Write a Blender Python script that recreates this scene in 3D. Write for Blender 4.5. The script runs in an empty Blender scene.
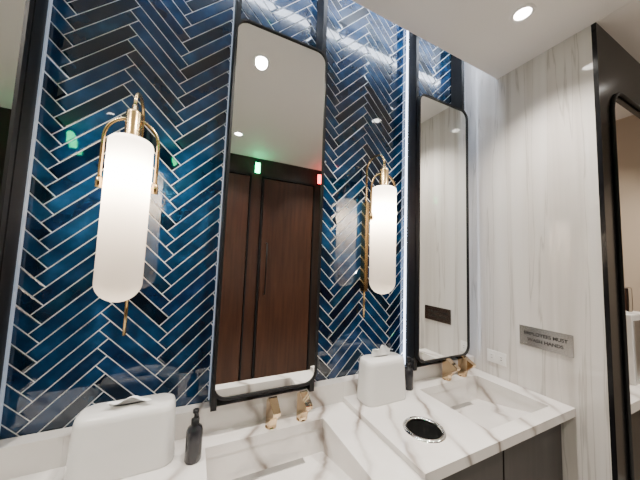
import bpy, bmesh, math, random
from mathutils import Vector, Matrix
random.seed(4)
S=1.2; HC=1.53           # unit = distance camera->wall ; camera height
def P(x,Y,z): return Vector((x*S,(Y-1)*S,HC+z*S))
FLOOR=-HC/S
scn=bpy.context.scene; col=scn.collection

# ------------------------------------------------------------- materials
def mat(name,color=(.8,.8,.8),rough=.5,metal=0,emis=None,es=0,coat=0,spec=None):
    m=bpy.data.materials.new(name); m.use_nodes=True
    b=m.node_tree.nodes['Principled BSDF']
    b.inputs['Base Color'].default_value=(*color,1); b.inputs['Roughness'].default_value=rough
    b.inputs['Metallic'].default_value=metal
    if emis: b.inputs['Emission Color'].default_value=(*emis,1); b.inputs['Emission Strength'].default_value=es
    if coat: b.inputs['Coat Weight'].default_value=coat; b.inputs['Coat Roughness'].default_value=.03
    if spec is not None: b.inputs['Specular IOR Level'].default_value=spec
    return m
def nodes(m): return m.node_tree.nodes,m.node_tree.links,m.node_tree.nodes['Principled BSDF']
def ramp(n,stops):
    r=n.new('ShaderNodeValToRGB'); e=r.color_ramp.elements
    e[0].position,e[0].color=stops[0][0],(*stops[0][1],1); e[1].position,e[1].color=stops[-1][0],(*stops[-1][1],1)
    for p,c in stops[1:-1]:
        k=e.new(p); k.color=(*c,1)
    return r
def mapping(n,l,scale=(1,1,1),rot=(0,0,0)):
    t=n.new('ShaderNodeTexCoord'); mp=n.new('ShaderNodeMapping')
    mp.inputs['Scale'].default_value=scale; mp.inputs['Rotation'].default_value=rot
    l.new(t.outputs['Object'],mp.inputs['Vector']); return mp

def counter_marble():
    m=mat('counter_marble',rough=.12); n,l,b=nodes(m)
    mp=mapping(n,l,(1,1,1),(.3,.2,.55))
    w=n.new('ShaderNodeTexWave'); w.wave_type='BANDS'; w.bands_direction='X'
    for k,v in (('Scale',1.7),('Distortion',6.5),('Detail',5),('Detail Scale',.9)): w.inputs[k].default_value=v
    l.new(mp.outputs[0],w.inputs['Vector'])
    r1=ramp(n,[(.0,(.95,.95,.95)),(.012,(.7,.7,.7)),(.05,(.27,.27,.27)),(.22,(0,0,0))]); l.new(w.outputs['Fac'],r1.inputs[0])
    ns=n.new('ShaderNodeTexNoise'); ns.inputs['Scale'].default_value=3; ns.inputs['Detail'].default_value=6
    l.new(mp.outputs[0],ns.inputs['Vector'])
    r2=ramp(n,[(.3,(.79,.76,.735)),(.7,(.65,.62,.595))]); l.new(ns.outputs['Fac'],r2.inputs[0])
    n3=n.new('ShaderNodeTexNoise'); n3.inputs['Scale'].default_value=5; l.new(mp.outputs[0],n3.inputs['Vector'])
    r3=ramp(n,[(.35,(.35,.35,.35)),(.62,(1,1,1))]); l.new(n3.outputs['Fac'],r3.inputs[0])
    mu=n.new('ShaderNodeMath'); mu.operation='MULTIPLY'; l.new(r1.outputs[0],mu.inputs[0]); l.new(r3.outputs[0],mu.inputs[1])
    mx=n.new('ShaderNodeMix'); mx.data_type='RGBA'
    l.new(mu.outputs[0],mx.inputs[0]); l.new(r2.outputs[0],mx.inputs[6]); mx.inputs[7].default_value=(.22,.175,.15,1)
    l.new(mx.outputs[2],b.inputs['Base Color']); return m
def wall_marble():
    m=mat('wall_marble',rough=.05); n,l,b=nodes(m)
    mp=mapping(n,l,(7,7,.32),(0.06,0.0,0))
    ns=n.new('ShaderNodeTexNoise'); ns.inputs['Scale'].default_value=1.7; ns.inputs['Detail'].default_value=5; ns.inputs['Distortion'].default_value=.35
    l.new(mp.outputs[0],ns.inputs['Vector'])
    r=ramp(n,[(.28,(.50,.465,.435)),(.40,(.60,.565,.535)),(.48,(.65,.615,.585)),(.497,(.47,.44,.41)),(.513,(.65,.62,.59)),(.62,(.69,.66,.635)),(.75,(.72,.695,.67))]); l.new(ns.outputs['Fac'],r.inputs[0])
    l.new(r.outputs[0],b.inputs['Base Color']); return m
def tile_mat():
    m=mat('blue_glazed_tile',rough=.03); n,l,b=nodes(m)
    a=n.new('ShaderNodeAttribute'); a.attribute_name='tint'
    mp=mapping(n,l,(1,1,1)); ns=n.new('ShaderNodeTexNoise'); ns.inputs['Scale'].default_value=12; ns.inputs['Detail'].default_value=3
    l.new(mp.outputs[0],ns.inputs['Vector'])
    r=ramp(n,[(.3,(.002,.015,.048)),(.55,(.005,.036,.098)),(.8,(.018,.082,.20))]); l.new(ns.outputs['Fac'],r.inputs[0])
    mx=n.new('ShaderNodeMix'); mx.data_type='RGBA'; mx.blend_type='MULTIPLY'; mx.inputs[0].default_value=1
    l.new(r.outputs[0],mx.inputs[6]); l.new(a.outputs['Color'],mx.inputs[7]); l.new(mx.outputs[2],b.inputs['Base Color'])
    n2=n.new('ShaderNodeTexNoise'); n2.inputs['Scale'].default_value=16; l.new(mp.outputs[0],n2.inputs['Vector'])
    bp=n.new('ShaderNodeBump'); bp.inputs['Strength'].default_value=.05; bp.inputs['Distance'].default_value=.006
    l.new(n2.outputs['Fac'],bp.inputs['Height']); l.new(bp.outputs[0],b.inputs['Normal'])
    b.inputs['IOR'].default_value=1.65; return m
def wood(name,c1,c2,rough=.35):
    m=mat(name,rough=rough); n,l,b=nodes(m); mp=mapping(n,l,(14,14,.9))
    ns=n.new('ShaderNodeTexNoise'); ns.inputs['Scale'].default_value=2.4; ns.inputs['Detail'].default_value=8
    l.new(mp.outputs[0],ns.inputs['Vector']); r=ramp(n,[(.3,c1),(.7,c2)]); l.new(ns.outputs['Fac'],r.inputs[0])
    l.new(r.outputs[0],b.inputs['Base Color']); return m
def plaster(name,c):
    m=mat(name,c,.6); n,l,b=nodes(m); mp=mapping(n,l); ns=n.new('ShaderNodeTexNoise'); ns.inputs['Scale'].default_value=60
    l.new(mp.outputs[0],ns.inputs['Vector']); bp=n.new('ShaderNodeBump'); bp.inputs['Strength'].default_value=.05
    l.new(ns.outputs['Fac'],bp.inputs['Height']); l.new(bp.outputs[0],b.inputs['Normal']); return m
def floor_mat():
    m=mat('floor_tile',rough=.3); n,l,b=nodes(m); mp=mapping(n,l); br=n.new('ShaderNodeTexBrick'); br.offset=.5
    br.inputs['Scale'].default_value=1; br.inputs['Brick Width'].default_value=.6; br.inputs['Row Height'].default_value=.3
    br.inputs['Mortar Size'].default_value=.003
    br.inputs['Color1'].default_value=(.40,.38,.35,1); br.inputs['Color2'].default_value=(.44,.42,.39,1); br.inputs['Mortar'].default_value=(.15,.15,.15,1)
    l.new(mp.outputs[0],br.inputs['Vector']); l.new(br.outputs['Color'],b.inputs['Base Color']); return m
M_CM=counter_marble(); M_WM=wall_marble(); M_TILE=tile_mat()
M_GROUT=plaster('grout',(.85,.86,.87)); M_CEIL=plaster('ceiling_paint',(.85,.825,.80))
M_COVE=plaster('cove_white_paint',(.85,.85,.85))
M_BLACK=mat('black_metal',(.008,.008,.009),.45,spec=.3); M_BLKG=mat('black_gloss_panel',(.006,.006,.007),.2,spec=.2)
M_BRASS=mat('brushed_brass',(.62,.43,.20),.24,1); M_CHROME=mat('chrome',(.75,.74,.72),.08,1)
M_FGOLD=mat('champagne_gold',(.70,.53,.34),.04,1); M_HOLE=mat('black_liner',(.006,.006,.006),.7)
M_MIRROR=mat('mirror_silver',(.92,.94,.93),.0,1)
M_WOOD=wood('walnut_door',(.036,.013,.007),(.072,.027,.014)); M_WOODD=wood('dark_walnut_panel',(.014,.007,.005),(.026,.013,.009))
M_CAB=wood('dark_cabinet_wood',(.018,.014,.013),(.035,.028,.025))
M_PLAST=mat('white_ceramic',(.74,.73,.71),.18); M_TISSUE=mat('tissue_paper',(.9,.9,.9),.9)
M_BOTTLE=mat('smoked_bottle',(.02,.02,.024),.15); M_TAN=plaster('tan_wallcovering',(.50,.41,.32))
M_LED=mat('led_strip',(1,1,1),.5,0,(.80,.88,1),26); M_LED_S=mat('led_strip_slim',(1,1,1),.5,0,(.70,.80,1),7); M_LED_D=mat('led_strip_dimmed',(.3,.3,.3),.5,0,(.6,.75,1),.35)
M_DL=mat('downlight_lens',(1,1,1),.5,0,(1,.95,.88),30)
M_GREEN=mat('green_indicator',(0,.4,.15),.4,0,(.0,1,.32),24); M_RED=mat('red_indicator',(.5,0,0),.4,0,(1,.02,.03),18)
M_SIGN=mat('silver_sign_plate',(.42,.41,.40),.22,1); M_INK=mat('sign_ink',(.01,.01,.01),.5)
M_WHITE=mat('white_plastic',(.82,.81,.79),.35); M_STEEL=mat('brushed_steel',(.5,.5,.5),.3,1)
def glass_mat():
    m=bpy.data.materials.new('frosted_glass'); m.use_nodes=True; n=m.node_tree.nodes; l=m.node_tree.links
    n.remove(n['Principled BSDF']); o=n['Material Output']
    t=n.new('ShaderNodeBsdfTranslucent'); t.inputs[0].default_value=(.88,.83,.78,1)
    d=n.new('ShaderNodeBsdfPrincipled'); d.inputs['Base Color'].default_value=(.60,.58,.58,1); d.inputs['Roughness'].default_value=.2
    mx=n.new('ShaderNodeMixShader'); mx.inputs[0].default_value=.5
    l.new(t.outputs[0],mx.inputs[1]); l.new(d.outputs[0],mx.inputs[2]); l.new(mx.outputs[0],o.inputs[0]); return m
M_GLASS=glass_mat()

# ------------------------------------------------------------- helpers
def empty(name,loc):
    e=bpy.data.objects.new(name,None); e.location=loc; e.empty_display_size=.05; col.objects.link(e); return e
def link(name,bm_or_me,m,parent=None,smooth=False):
    if isinstance(bm_or_me,bmesh.types.BMesh):
        bmesh.ops.recalc_face_normals(bm_or_me,faces=bm_or_me.faces)
        me=bpy.data.meshes.new(name); bm_or_me.to_mesh(me); bm_or_me.free()
    else: me=bm_or_me
    if smooth:
        for p in me.polygons: p.use_smooth=True
    ob=bpy.data.objects.new(name,me); col.objects.link(ob)
    if m: me.materials.append(m)
    if parent:
        ob.parent=parent; ob.matrix_parent_inverse=Matrix.Translation(-Vector(parent.location))
    return ob
def box(name,x0,x1,Y0,Y1,z0,z1,m,parent=None,bev=0):
    bm=bmesh.new(); bmesh.ops.create_cube(bm,size=1)
    a,b=P(x0,Y0,z0),P(x1,Y1,z1); c=(a+b)/2; d=b-a
    for v in bm.verts: v.co=Vector((v.co.x*d.x,v.co.y*d.y,v.co.z*d.z))+c
    if bev: bmesh.ops.bevel(bm,geom=bm.edges[:],offset=bev,segments=2,affect='EDGES',profile=.6)
    return link(name,bm,m,parent)
def lathe(name,prof,cx,cy,m,parent=None,seg=40,smooth=True):
    bm=bmesh.new(); rings=[]
    for r,z in prof:
        if r<1e-6: rings.append([bm.verts.new((cx,cy,z))])
        else: rings.append([bm.verts.new((cx+r*math.cos(2*math.pi*i/seg),cy+r*math.sin(2*math.pi*i/seg),z)) for i in range(seg)])
    for a,b in zip(rings,rings[1:]):
        for i in range(seg):
            j=(i+1)%seg
            if len(a)==1 and len(b)>1: bm.faces.new((a[0],b[i],b[j]))
            elif len(b)==1 and len(a)>1: bm.faces.new((a[i],a[j],b[0]))
            elif len(a)>1: bm.faces.new((a[i],a[j],b[j],b[i]))
    return link(name,bm,m,parent,smooth)
def tube(name,pts,r,m,parent=None,seg=12):
    bm=bmesh.new(); rings=[]; n=len(pts); up=None
    for i,p in enumerate(pts):
        t=(pts[min(i+1,n-1)]-pts[max(i-1,0)]).normalized()
        if up is None:
            up=Vector((1,0,0)) if abs(t.x)<.9 else Vector((0,1,0))
        a=(up-t*up.dot(t)).normalized(); b=t.cross(a); up=a
        rings.append([bm.verts.new(p+a*r*math.cos(2*math.pi*k/seg)+b*r*math.sin(2*math.pi*k/seg)) for k in range(seg)])
    for A,B in zip(rings,rings[1:]):
        for k in range(seg): bm.faces.new((A[k],A[(k+1)%seg],B[(k+1)%seg],B[k]))
    bm.faces.new(rings[0]); bm.faces.new(rings[-1])
    return link(name,bm,m,parent,True)
def rrect(w,h,r,seg=8):
    pts=[]
    for cx,cz,a0 in ((w/2-r,h/2-r,0),(-w/2+r,h/2-r,90),(-w/2+r,-h/2+r,180),(w/2-r,-h/2+r,270)):
        for i in range(seg+1):
            a=math.radians(a0+90*i/seg); pts.append((cx+r*math.cos(a),cz+r*math.sin(a)))
    return pts
def apply_bool(ob,cut):
    md=ob.modifiers.new('b','BOOLEAN'); md.operation='DIFFERENCE'; md.object=cut; md.solver='EXACT'
    dg=bpy.context.evaluated_depsgraph_get(); me=bpy.data.meshes.new_from_object(ob.evaluated_get(dg))
    ob.modifiers.clear(); ob.data=me; bpy.data.objects.remove(cut)

# ------------------------------------------------------------- dimensions
x1,mw,per=.083,.36,.867; zt,zb=.845,-.456; X0=1.415; HCL=1.007; YC=.811; ZC=-.556; ZBS=-.492
XL=-1.35; XR=2.5; YB=-.797; TOP=1.32

# ------------------------------------------------------------- room shell
box('floor',XL,XR,YB-.05,1.05,FLOOR-.06,FLOOR,floor_mat())
box('wall_vanity',XL,X0+.06,1.003,1.06,FLOOR,TOP,M_GROUT)
box('wall_right',X0,X0+.03,.44,1.003,FLOOR,TOP,M_WM)
box('wall_left',XL-.06,XL,YB,1.06,FLOOR,TOP,M_WM)
box('wall_back',XL,XR,YB-.06,YB,FLOOR,TOP,M_WOODD)
box('wall_far_right',XR,XR+.06,YB,1.06,FLOOR,TOP,M_TAN)
box('ceiling',XL,X0,YB,YC,HCL,HCL+.07,M_CEIL)
box('ceiling_side',X0+.002,XR,YB,1.06,HCL,HCL+.07,M_CEIL)
box('ceiling_cove',XL,X0,YC,1.06,TOP,TOP+.04,M_COVE)
box('trim_cove',XL,X0,YC-.02,YC,HCL+.07,TOP,M_COVE)
box('trim_cove_led',XL+.02,X0-.02,YC+.004,YC+.03,1.20,1.215,M_LED)

# herringbone tile
def herringbone():
    w=.0435; n=6; g=.0037; bm=bmesh.new(); lay=bm.loops.layers.color.new('tint')
    xa,xb=XL*S,X0*S; za,zb_=HC-.56*S,HC+TOP*S
    c45=math.sqrt(.5); cx,cz=.30,HC
    def add(a0,b0,a1,b1):
        h=g/2; cs=[(a0*w+h,b0*w+h),(a1*w-h,b0*w+h),(a1*w-h,b1*w-h),(a0*w+h,b1*w-h)]
        pts=[((a-b)*c45+cx,(a+b)*c45+cz) for a,b in cs]
        mx=sum(p[0] for p in pts)/4; mz=sum(p[1] for p in pts)/4
        if not(xa-.3<mx<xb+.3 and za-.3<mz<zb_+.3): return
        t=random.uniform(.5,1.55); c=(t*random.uniform(.9,1.1),t,t*random.uniform(.9,1.1),1)
        q=.0018
        ins=[(p[0]+(mx-p[0])*q/.03,p[1]+(mz-p[1])*q/.03) for p in pts]
        tl=random.uniform(-.0003,.0003)
        B=[bm.verts.new((p[0],.0036,p[1])) for p in pts]
        O=[bm.verts.new((p[0],.0028,p[1])) for p in pts]
        T=[bm.verts.new((p[0],.0018+tl*(1 if i<2 else -1),p[1])) for i,p in enumerate(ins)]
        fs=[bm.faces.new(T)]+[bm.faces.new((O[i],O[(i+1)%4],T[(i+1)%4],T[i])) for i in range(4)]+[bm.faces.new((B[i],B[(i+1)%4],O[(i+1)%4],O[i])) for i in range(4)]
        for f in fs:
            for lp in f.loops: lp[lay]=c
    for k in range(-100,100):
        for m in range(-9,10):
            ox,oy=k+2*n*m,k
            add(ox,oy,ox+n,oy+1); add(ox,oy+1,ox+1,oy+1+n)
    for co,no in (((xa,0,0),(-1,0,0)),((xb,0,0),(1,0,0)),((0,0,za),(0,0,-1)),((0,0,zb_),(0,0,1))):
        bmesh.ops.bisect_plane(bm,geom=bm.verts[:]+bm.edges[:]+bm.faces[:],plane_co=co,plane_no=no,clear_outer=True)
    link('wall_vanity_herringbone_tile',bm,M_TILE)
herringbone()

# posts with led glow
def post(xc,side,led):
    e=empty('mirror_post',P(xc,.96,.3))
    box('post_channel',xc-.009,xc+.009,.93,.999,ZBS,TOP-.01,M_BLACK,e)
    xs=xc+side*.0115
    box('led_strip',xs-.002,xs+.002,.985,.996,ZBS+.01,TOP-.05,led,e)
for k in (-1,0,1):
    post(x1+.008+k*per,-1,M_LED_S if k==1 else M_LED_D); post(x1+mw-.008+k*per,1,M_LED_S if k==1 else M_LED_D)

# mirrors
def mirror(xc):
    w,h=mw*S,(zt-zb)*S; c=P(xc,.907,(zt+zb)/2); e=empty('wall_mirror',c)
    o=rrect(w,h,.055); i=rrect(w-.018,h-.018,.047); bm=bmesh.new(); N=len(o)
    def ring(pts,y): return [bm.verts.new((c.x+p[0],y,c.z+p[1])) for p in pts]
    of,inf,ob_,ib=ring(o,c.y),ring(i,c.y),ring(o,c.y+.022),ring(i,c.y+.022)
    for k in range(N):
        j=(k+1)%N
        for A,B in ((of,inf),(inf,ib),(ib,ob_),(ob_,of)): bm.faces.new((A[k],A[j],B[j],B[k]))
    link('frame',bm,M_BLACK,e)
    bm=bmesh.new(); bm.faces.new([bm.verts.new((c.x+p[0],c.y+.006,c.z+p[1])) for p in i]); link('glass',bm,M_MIRROR,e)
    bm=bmesh.new(); bm.faces.new([bm.verts.new((c.x+p[0],c.y+.0215,c.z+p[1])) for p in o]); link('backing',bm,M_BLACK,e)
for k in (-1,0,1): mirror(x1+mw/2+k*per)

# sconces
def sconce(xl):
    Yl=.856; c=P(xl,Yl,0); e=empty('wall_sconce',c); cx,cy=c.x,c.y; Z=lambda z:HC+z*S
    r=.0625; zb0,zt0=Z(-.128),Z(.312); pr=[(0,zb0)]
    for i in range(1,13):
        a=math.radians(90*i/12); pr.append((r*math.sin(a),zb0+r-r*math.cos(a)))
    for i in range(1,9): pr.append((r,zb0+r+(zt0-r*.35-zb0-r)*i/8))
    for i in range(1,8):
        a=math.radians(90*i/8); pr.append((r-.35*r*(1-math.cos(a)),zt0-r*.35+r*.35*math.sin(a)))
    pr.append((.024,zt0))
    lathe('glass_shade',pr,cx,cy,M_GLASS,e,48)
    lathe('cap',[(0,zt0-.005),(.027,zt0-.005),(.027,zt0+.006),(.023,zt0+.010),(.023,zt0+.085),(.020,zt0+.095),(.009,zt0+.098),(.009,zt0+.115),(0,zt0+.115)],cx,cy,M_BRASS,e,32)
    hw=.075; zl=Z(.185); za=zt0-.02; pts=[Vector((cx-hw,cy,zl)),Vector((cx-hw,cy,za))]
    for i in range(1,24):
        a=math.pi*(1-i/24); pts.append(Vector((cx+hw*math.cos(a),cy,za+.088*math.sin(a)**.8)))
    pts+=[Vector((cx+hw,cy,za)),Vector((cx+hw,cy,zl))]
    tube('bail',pts,.0052,M_BRASS,e)
    for s in (-1,1):
        lathe('bail_knob',[(0,zl-.022),(.009,zl-.02),(.009,zl+.012),(0,zl+.014)],cx+s*hw,cy,M_BRASS,e,20)
        tube('bail_pin',[Vector((cx+s*(hw+.008),cy,zl-.004)),Vector((cx+s*(r-.002),cy,zl-.004))],.006,M_BRASS,e)
    yb=-.026; zt1=zt0+.115; my=(yb+cy)/2; ry=(yb-cy)/2; arc=[Vector((cx,yb,Z(.20))),Vector((cx,yb,zt1+.01))]
    for i in range(1,24):
        a=math.pi*i/24; arc.append(Vector((cx,my+ry*math.cos(a),zt1+.01+.06*math.sin(a))))
    arc+=[Vector((cx,cy,zt1+.01)),Vector((cx,cy,zt1-.01))]
    tube('swan_arm',arc,.0058,M_BRASS,e)
    bm=bmesh.new(); bmesh.ops.create_cube(bm,size=1)
    for v in bm.verts: v.co=Vector((cx+v.co.x*.022,-.022+v.co.y*.042,(Z(-.13)+Z(.27))/2+v.co.z*(Z(.27)-Z(-.13))))
    bmesh.ops.bevel(bm,geom=bm.edges[:],offset=.002,segments=2,affect='EDGES'); link('back_bar',bm,M_BRASS,e)
    tube('tail_rod',[Vector((cx,-.026,Z(-.12))),Vector((cx,-.026,Z(-.245)))],.0058,M_BRASS,e)
    lathe('bulb',[(0,zt0-.13),(.018,zt0-.115),(.024,zt0-.09),(.018,zt0-.06),(.012,zt0-.04),(.012,zt0)],cx,cy,M_DL,e,24)
    ld=bpy.data.lights.new('sconce_bulb','POINT'); ld.energy=20; ld.color=(1,.82,.60); ld.shadow_soft_size=.025
    lo=bpy.data.objects.new('sconce_light',ld); lo.location=(cx,cy,zt0-.13); col.objects.link(lo); lo.parent=e; lo.matrix_parent_inverse=Matrix.Translation(-c)
xs0=x1+mw/2-per/2
sconce(xs0); sconce(xs0+per)

# counters
def counter(xa,xb,ztop,basin=True,Yf=.535):
    th=.032; e=empty('vanity_counter',P((xa+xb)/2,.75,ztop)); sh=xa-.589
    sl=box('slab',xa,xb,Yf,.999,ztop-th,ztop,M_CM,e)
    if basin:
        bx0,bx1,bY0,bY1=.937+sh,1.330+sh,.585,.885; hx,hY,hr=.735+sh,.674,.064
        c=box('cut',bx0,bx1,bY0,bY1,ztop-.2,ztop+.1,None); apply_bool(sl,c)
        hp=P(hx,hY,ztop); c=lathe('cut',[(0,hp.z-.3),(hr*S,hp.z-.3),(hr*S,hp.z+.1),(0,hp.z+.1)],hp.x,hp.y,None,None,48,False); apply_bool(sl,c)
        bm=bmesh.new(); t=ztop-th+.0005; g=.002
        X_0,X_1,Y_0,Y_1=bx0-g,bx1+g,bY0-g,bY1+g
        v=[bm.verts.new(P(*p)) for p in ((X_0,Y_0,t),(X_1,Y_0,t),(X_1,Y_1,t),(X_0,Y_1,t),
            (X_0,Y_0,ztop-.045),(X_1,Y_0,ztop-.045),(X_1,Y_1,ztop-.115),(X_0,Y_1,ztop-.115))]
        for q in ((0,1,5,4),(1,2,6,5),(2,3,7,6),(3,0,4,7),(4,5,6,7)): bm.faces.new([v[i] for i in q])
        link('basin',bm,M_CM,e)
        box('drain_slot',bx0+.08,bx1-.08,bY1-.035,bY1-.012,ztop-.112,ztop-.104,M_STEEL,e)
        r=hr*S
        lathe('chute_ring',[(r-.010,hp.z+.001),(r-.008,hp.z+.005),(r+.002,hp.z+.005),(r+.005,hp.z+.0005)],hp.x,hp.y,M_CHROME,e,56)
        lathe('chute_liner',[(r-.009,hp.z-.008),(r-.010,hp.z-.22),(0,hp.z-.22)],hp.x,hp.y,M_HOLE,e,48)
        lathe('chute_inner_ring',[(r-.009,hp.z+.002),(r-.009,hp.z-.008)],hp.x,hp.y,M_CHROME,e,48)
    box('backsplash',xa,xb,.955,.998,ztop,ZBS,M_CM,e)
    b0=ztop-th
    box('cabinet',xa+.01,xb-.004,Yf+.05,Yf+.065,FLOOR+.08,b0-.01,M_CAB,e)
    box('cabinet_side',xa+.01,xa+.03,Yf+.05,.99,FLOOR+.08,b0-.01,M_CAB,e)
    box('toe_kick',xa+.02,xb-.02,Yf+.09,Yf+.1,FLOOR,FLOOR+.08,M_BLACK,e)
    for i in range(2):
        a=xa+.02+i*(xb-xa-.03)/2; box('cabinet_door',a,a+(xb-xa-.03)/2-.008,Yf+.04,Yf+.05,FLOOR+.1,b0-.02,M_CAB,e,.002)
counter(.589,1.413,ZC+.004)
counter(.589-per,.5885,ZC-.014)
counter(-1.3,.589-per-.0004,ZC-.014,False)

def faucet(x,Y,z):
    b=P(x,Y,z); e=empty('basin_faucet',b); w=.019; k=1.25
    prof=[(.0,0),(-.030,0),(-.036,.030),(-.080,.060),(-.084,.072),(-.020,.096),(.0,.082)]
    bm=bmesh.new(); A=[];B=[]
    for (y,zz) in prof:
        for s,L in ((-1,A),(1,B)): L.append(bm.verts.new(b+Vector((s*w*(1-.25*min(1,-y/.09)),y*k*.9,zz*k))))
    bm.faces.new(A); bm.faces.new(B[::-1]); n=len(prof)
    for i in range(n): bm.faces.new((A[i],A[(i+1)%n],B[(i+1)%n],B[i]))
    bmesh.ops.bevel(bm,geom=bm.edges[:],offset=.0015,segments=2,affect='EDGES')
    link('spout',bm,M_FGOLD,e)
    lathe('escutcheon',[(0,b.z+.004),(.022,b.z+.004),(.024,b.z),(0,b.z)],b.x,b.y-.014,M_FGOLD,e,32)
for k,z in ((0,ZC-.014),(1,ZC+.004)):
    faucet(.277+k*per,.925,z); faucet(.390+k*per,.925,z)

# tissue boxes
def tissue_box(x,Y,z,peak,W=.245,H=.165,flop=-.02):
    D=.125; c=P(x,Y,z); e=empty('tissue_box_cover',c)
    bm=bmesh.new(); rings=[]
    levels=[(0,1.0),(.008,1.01),(H*.5,.975),(H*.88,.95),(H*.97,.92),(H,.85)]
    for zz,s in levels:
        ins=(1-s)*W*.5
        pts=rrect(W-2*ins,D-2*ins*.8,.045-ins*.5 if .045-ins*.5>.01 else .01,10)
        rings.append([bm.verts.new((c.x+p[0],c.y+p[1],c.z+zz)) for p in pts])
    for A,B in zip(rings,rings[1:]):
        for k in range(len(A)): bm.faces.new((A[k],A[(k+1)%len(A)],B[(k+1)%len(A)],B[k]))
    bm.faces.new(rings[0]); bm.faces.new(rings[-1]); link('cover',bm,M_PLAST,e,True)
    slot=lathe('slot',[(0,0),(1,0)],0,0,M_HOLE,e,32,False)
    for v in slot.data.vertices: v.co=Vector((c.x+v.co.x*.045,c.y+v.co.y*.010+.008,c.z+H+.0006))
    bm=bmesh.new(); nu,nv=28,12; grid=[]
    for i in range(nu+1):
        row=[]
        for j in range(nv+1):
            u=i/nu*2-1; v=j/nv
            px=u*(.046+.022*v)+.008*math.sin(v*4+u*2); fold=math.sin(u*5.2+.6)
            hz=peak*math.sin(v*1.75)*(1-.35*abs(u)**2)+.12*peak*fold*v
            py=fold*.008*v+flop*v*v+.006
            row.append(bm.verts.new((c.x+px,c.y+py,c.z+H+.002+hz)))
        grid.append(row)
    for i in range(nu):
        for j in range(nv): bm.faces.new((grid[i][j],grid[i+1][j],grid[i+1][j+1],grid[i][j+1]))
    link('tissue',bm,M_TISSUE,e,True)
tissue_box(-.130,.900,ZC-.014,.026,.285,.188,-.032)
tissue_box(.735,.895,ZC+.004,.048,.245,.195,-.008)

def bottle(x,Y,z):
    c=P(x,Y,z); e=empty('soap_pump_bottle',c); r=.026; q=c.z
    lathe('body',[(0,q),(r-.002,q),(r,q+.004),(r,q+.095),(r-.004,q+.106),(.012,q+.113),(.012,q+.122),(0,q+.122)],c.x,c.y,M_BOTTLE,e,36)
    lathe('collar',[(.013,q+.116),(.013,q+.132),(.005,q+.133),(.005,q+.152),(.010,q+.153),(.010,q+.162),(0,q+.163)],c.x,c.y,M_BLACK,e,24)
    tube('nozzle',[Vector((c.x,c.y,q+.158)),Vector((c.x+.004,c.y-.022,q+.158)),Vector((c.x+.006,c.y-.034,q+.153))],.004,M_BLACK,e)
bottle(.037,.85,ZC-.014); bottle(.895,.91,ZC+.004)

# sign & outlet on right wall
def text(name,body,size,Y,z,parent):
    cu=bpy.data.curves.new(name,'FONT'); cu.body=body; cu.size=size; cu.align_x='CENTER'; cu.align_y='CENTER'; cu.extrude=.0003; cu.offset=.0006
    t=bpy.data.objects.new(name,cu); col.objects.link(t); dg=bpy.context.evaluated_depsgraph_get()
    me=bpy.data.meshes.new_from_object(t.evaluated_get(dg)); bpy.data.objects.remove(t)
    o=P(X0,Y,z); 
    for v in me.vertices: v.co=Vector((o.x-.0062-v.co.z,o.y-v.co.x,o.z+v.co.y))
    link(name,me,M_INK,parent)
e=empty('employee_notice_sign',P(X0,.63,-.312))
box('plate',X0-.005,X0-.0003,.533,.728,-.357,-.269,M_SIGN,e,.001)
text('line_1','EMPLOYEES MUST',.024,.63,-.300,e); text('line_2','WASH HANDS',.024,.63,-.327,e)
e=empty('power_outlet',P(X0,.835,-.455))
box('cover_plate',X0-.004,X0-.0003,.79,.882,-.487,-.427,M_WHITE,e,.001)
for yy in (.812,.858):
    box('socket',X0-.006,X0-.004,yy-.014,yy+.014,-.472,-.442,M_WHITE,e,.001)
    for dz in (-.006,.006): box('slot',X0-.0066,X0-.0058,yy-.004,yy+.004,-.457+dz-.001,-.457+dz+.001,M_INK,e)

# right-side black portal with niche
bm=bmesh.new(); e=empty('wall_niche_portal',P(1.9,.434,0))
ox0,ox1,oz0,oz1=X0,XR,FLOOR,HCL; ix0,ix1,iz1,rr=1.54,2.35,.74,.09
outer=[(ox0,oz0),(ix0,oz0)]
inner=[(ix0,iz1-rr)]+[(ix0+rr-rr*math.cos(math.radians(a)),iz1-rr+rr*math.sin(math.radians(a))) for a in range(10,90,10)]+[(ix0+rr,iz1)]
inner2=[(ix1,iz1),(ix1,oz0)]
poly=outer+inner+inner2+[(ox1,oz0),(ox1,oz1),(ox0,oz1)]
F=[bm.verts.new(P(p[0],.425,p[1])) for p in poly]; f=bm.faces.new(F)
ex=bmesh.ops.extrude_face_region(bm,geom=[f]); 
for v in ex['geom']:
    if isinstance(v,bmesh.types.BMVert): v.co.y+=.018
bmesh.ops.triangulate(bm,faces=[q for q in bm.faces if len(q.verts)>4])
link('portal_panel',bm,M_BLKG,e)
fr=[P(ix0-.02,.42,FLOOR+.01)]+[P(ix0-.02,.42,iz1-rr)]+[P(ix0+rr-(rr+.02)*math.cos(math.radians(a)),.42,iz1-rr+(rr+.02)*math.sin(math.radians(a))) for a in range(10,90,10)]+[P(ix0+rr,.42,iz1+.02),P(ix1,.42,iz1+.02)]
tube('portal_trim',fr,.008,M_BLACK,e)
box('wall_niche',X0+.03,XR,.95,1.0,FLOOR,HCL,M_TAN)
e=empty('niche_counter',P(1.95,.7,ZC))
box('top',X0+.035,XR-.01,.46,.949,ZC-.04,ZC,M_CM,e); box('cabinet',X0+.05,XR-.02,.50,.93,FLOOR,ZC-.04,M_CAB,e)
e=empty('paper_towel_caddy',P(2.1,.55,ZC)); 
box('case',1.98,2.20,.52,.66,ZC,ZC+.34,M_PLAST,e,.006); box('face_grille',1.995,2.185,.516,.522,ZC+.02,ZC+.31,M_STEEL,e)
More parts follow.
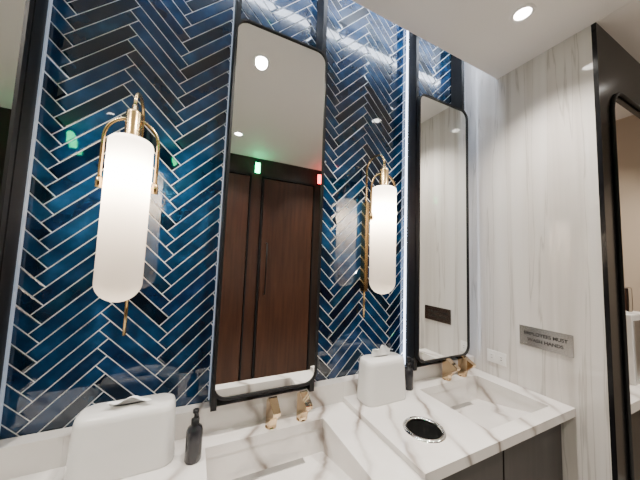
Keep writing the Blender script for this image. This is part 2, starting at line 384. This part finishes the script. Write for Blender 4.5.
def dispenser(x,Y,z):
    c=P(x,Y,z); e=empty('steel_dispenser_canister',c)
    q=c.z
    lathe('canister',[(0,q),(.055,q),(.06,q+.01),(.06,q+.15),(.055,q+.16),(0,q+.162)],c.x,c.y,M_CHROME,e,36)
    lathe('knob',[(.014,q+.160),(.014,q+.175),(0,q+.177)],c.x,c.y,M_BLACK,e,20)
dispenser(2.06,.585,ZC+.34)
# stall doors behind the camera (seen in the mirrors)
def stall(xa,xb,light,hs=1):
    e=empty('door_stall',P((xa+xb)/2,YB+.02,0)); 
    box('leaf',xa,xb,YB+.001,YB+.03,FLOOR+.02,.80,M_WOOD,e,.003)
    for a in (xa-.02,xb+.008): box('jamb',a,a+.012,YB+.001,YB+.035,FLOOR,.83,M_BLACK,e)
    box('head',xa-.02,xb+.02,YB+.001,YB+.035,.81,.83,M_BLACK,e)
    hx=xa+.05; tube('pull_handle',[P(hx,YB+.03,-.35),P(hx,YB+.07,-.35),P(hx,YB+.07,.15),P(hx,YB+.03,.15)],.008,M_BLACK,e)
    l=empty('occupancy_indicator',P(xa-.073,YB+.02,.90)); 
    box('housing',xa-.10,xa-.046,YB+.001,YB+.018,.84,.96,M_BLACK,l); box('lens',xa-.096,xa-.050,YB+.018,YB+.03,.85,.95,light,l)
stall(-.137,.453,M_GREEN); stall(.60,1.14,M_GREEN); stall(1.29,1.88,M_RED); stall(-.874,-.284,M_GREEN)
for a in (-.96,-.22,.515): box('trim_wood_pilaster',a-.045,a+.058,YB+.001,YB+.012,FLOOR,.84,M_WOOD)

# downlights
def downlight(x,Y,en=105):
    c=P(x,Y,HCL); e=empty('recessed_downlight',c)
    lathe('trim_ring',[(.034,c.z-.002),(.036,c.z-.005),(.048,c.z-.004),(.051,c.z-.0003)],c.x,c.y,M_WHITE,e,40)
    lathe('lens',[(0,c.z-.0015),(.035,c.z-.0015)],c.x,c.y,M_DL,e,32,False)
    ld=bpy.data.lights.new('downlight','SPOT'); ld.energy=en; ld.color=(1,.92,.82); ld.spot_size=math.radians(115); ld.spot_blend=.9; ld.shadow_soft_size=.035
    lo=bpy.data.objects.new('spot',ld); lo.location=(c.x,c.y,c.z-.02); col.objects.link(lo); lo.parent=e; lo.matrix_parent_inverse=Matrix.Translation(-c)
for k in (-1,0,1): downlight(.25+k*.867,.54)
downlight(1.98,.2)
for x in (-.6,.27,1.13,1.98): downlight(x,-.35,75)  # rear row behind the camera, added as fill light for the room
downlight(2.05,.75,45)

# world: faint interior ambient
w=bpy.data.worlds.new('world'); scn.world=w; w.use_nodes=True
w.node_tree.nodes['Background'].inputs[0].default_value=(.9,.92,1,1); w.node_tree.nodes['Background'].inputs[1].default_value=.05

# camera
f=262.634; yaw,pit,rol=map(math.radians,(25.642,4.405,2.043))
fw=Vector((math.sin(yaw)*math.cos(pit),math.cos(yaw)*math.cos(pit),math.sin(pit))); r0=Vector((math.cos(yaw),-math.sin(yaw),0)); u0=r0.cross(fw)
R=r0*math.cos(rol)+u0*math.sin(rol); U=u0*math.cos(rol)-r0*math.sin(rol)
cd=bpy.data.cameras.new('camera'); cd.sensor_width=36; cd.lens=f/640*36; cd.clip_start=.02
cam=bpy.data.objects.new('camera',cd); col.objects.link(cam)
m=Matrix((R,U,-fw)).transposed().to_4x4(); m.translation=P(0,0,0); cam.matrix_world=m
scn.camera=cam
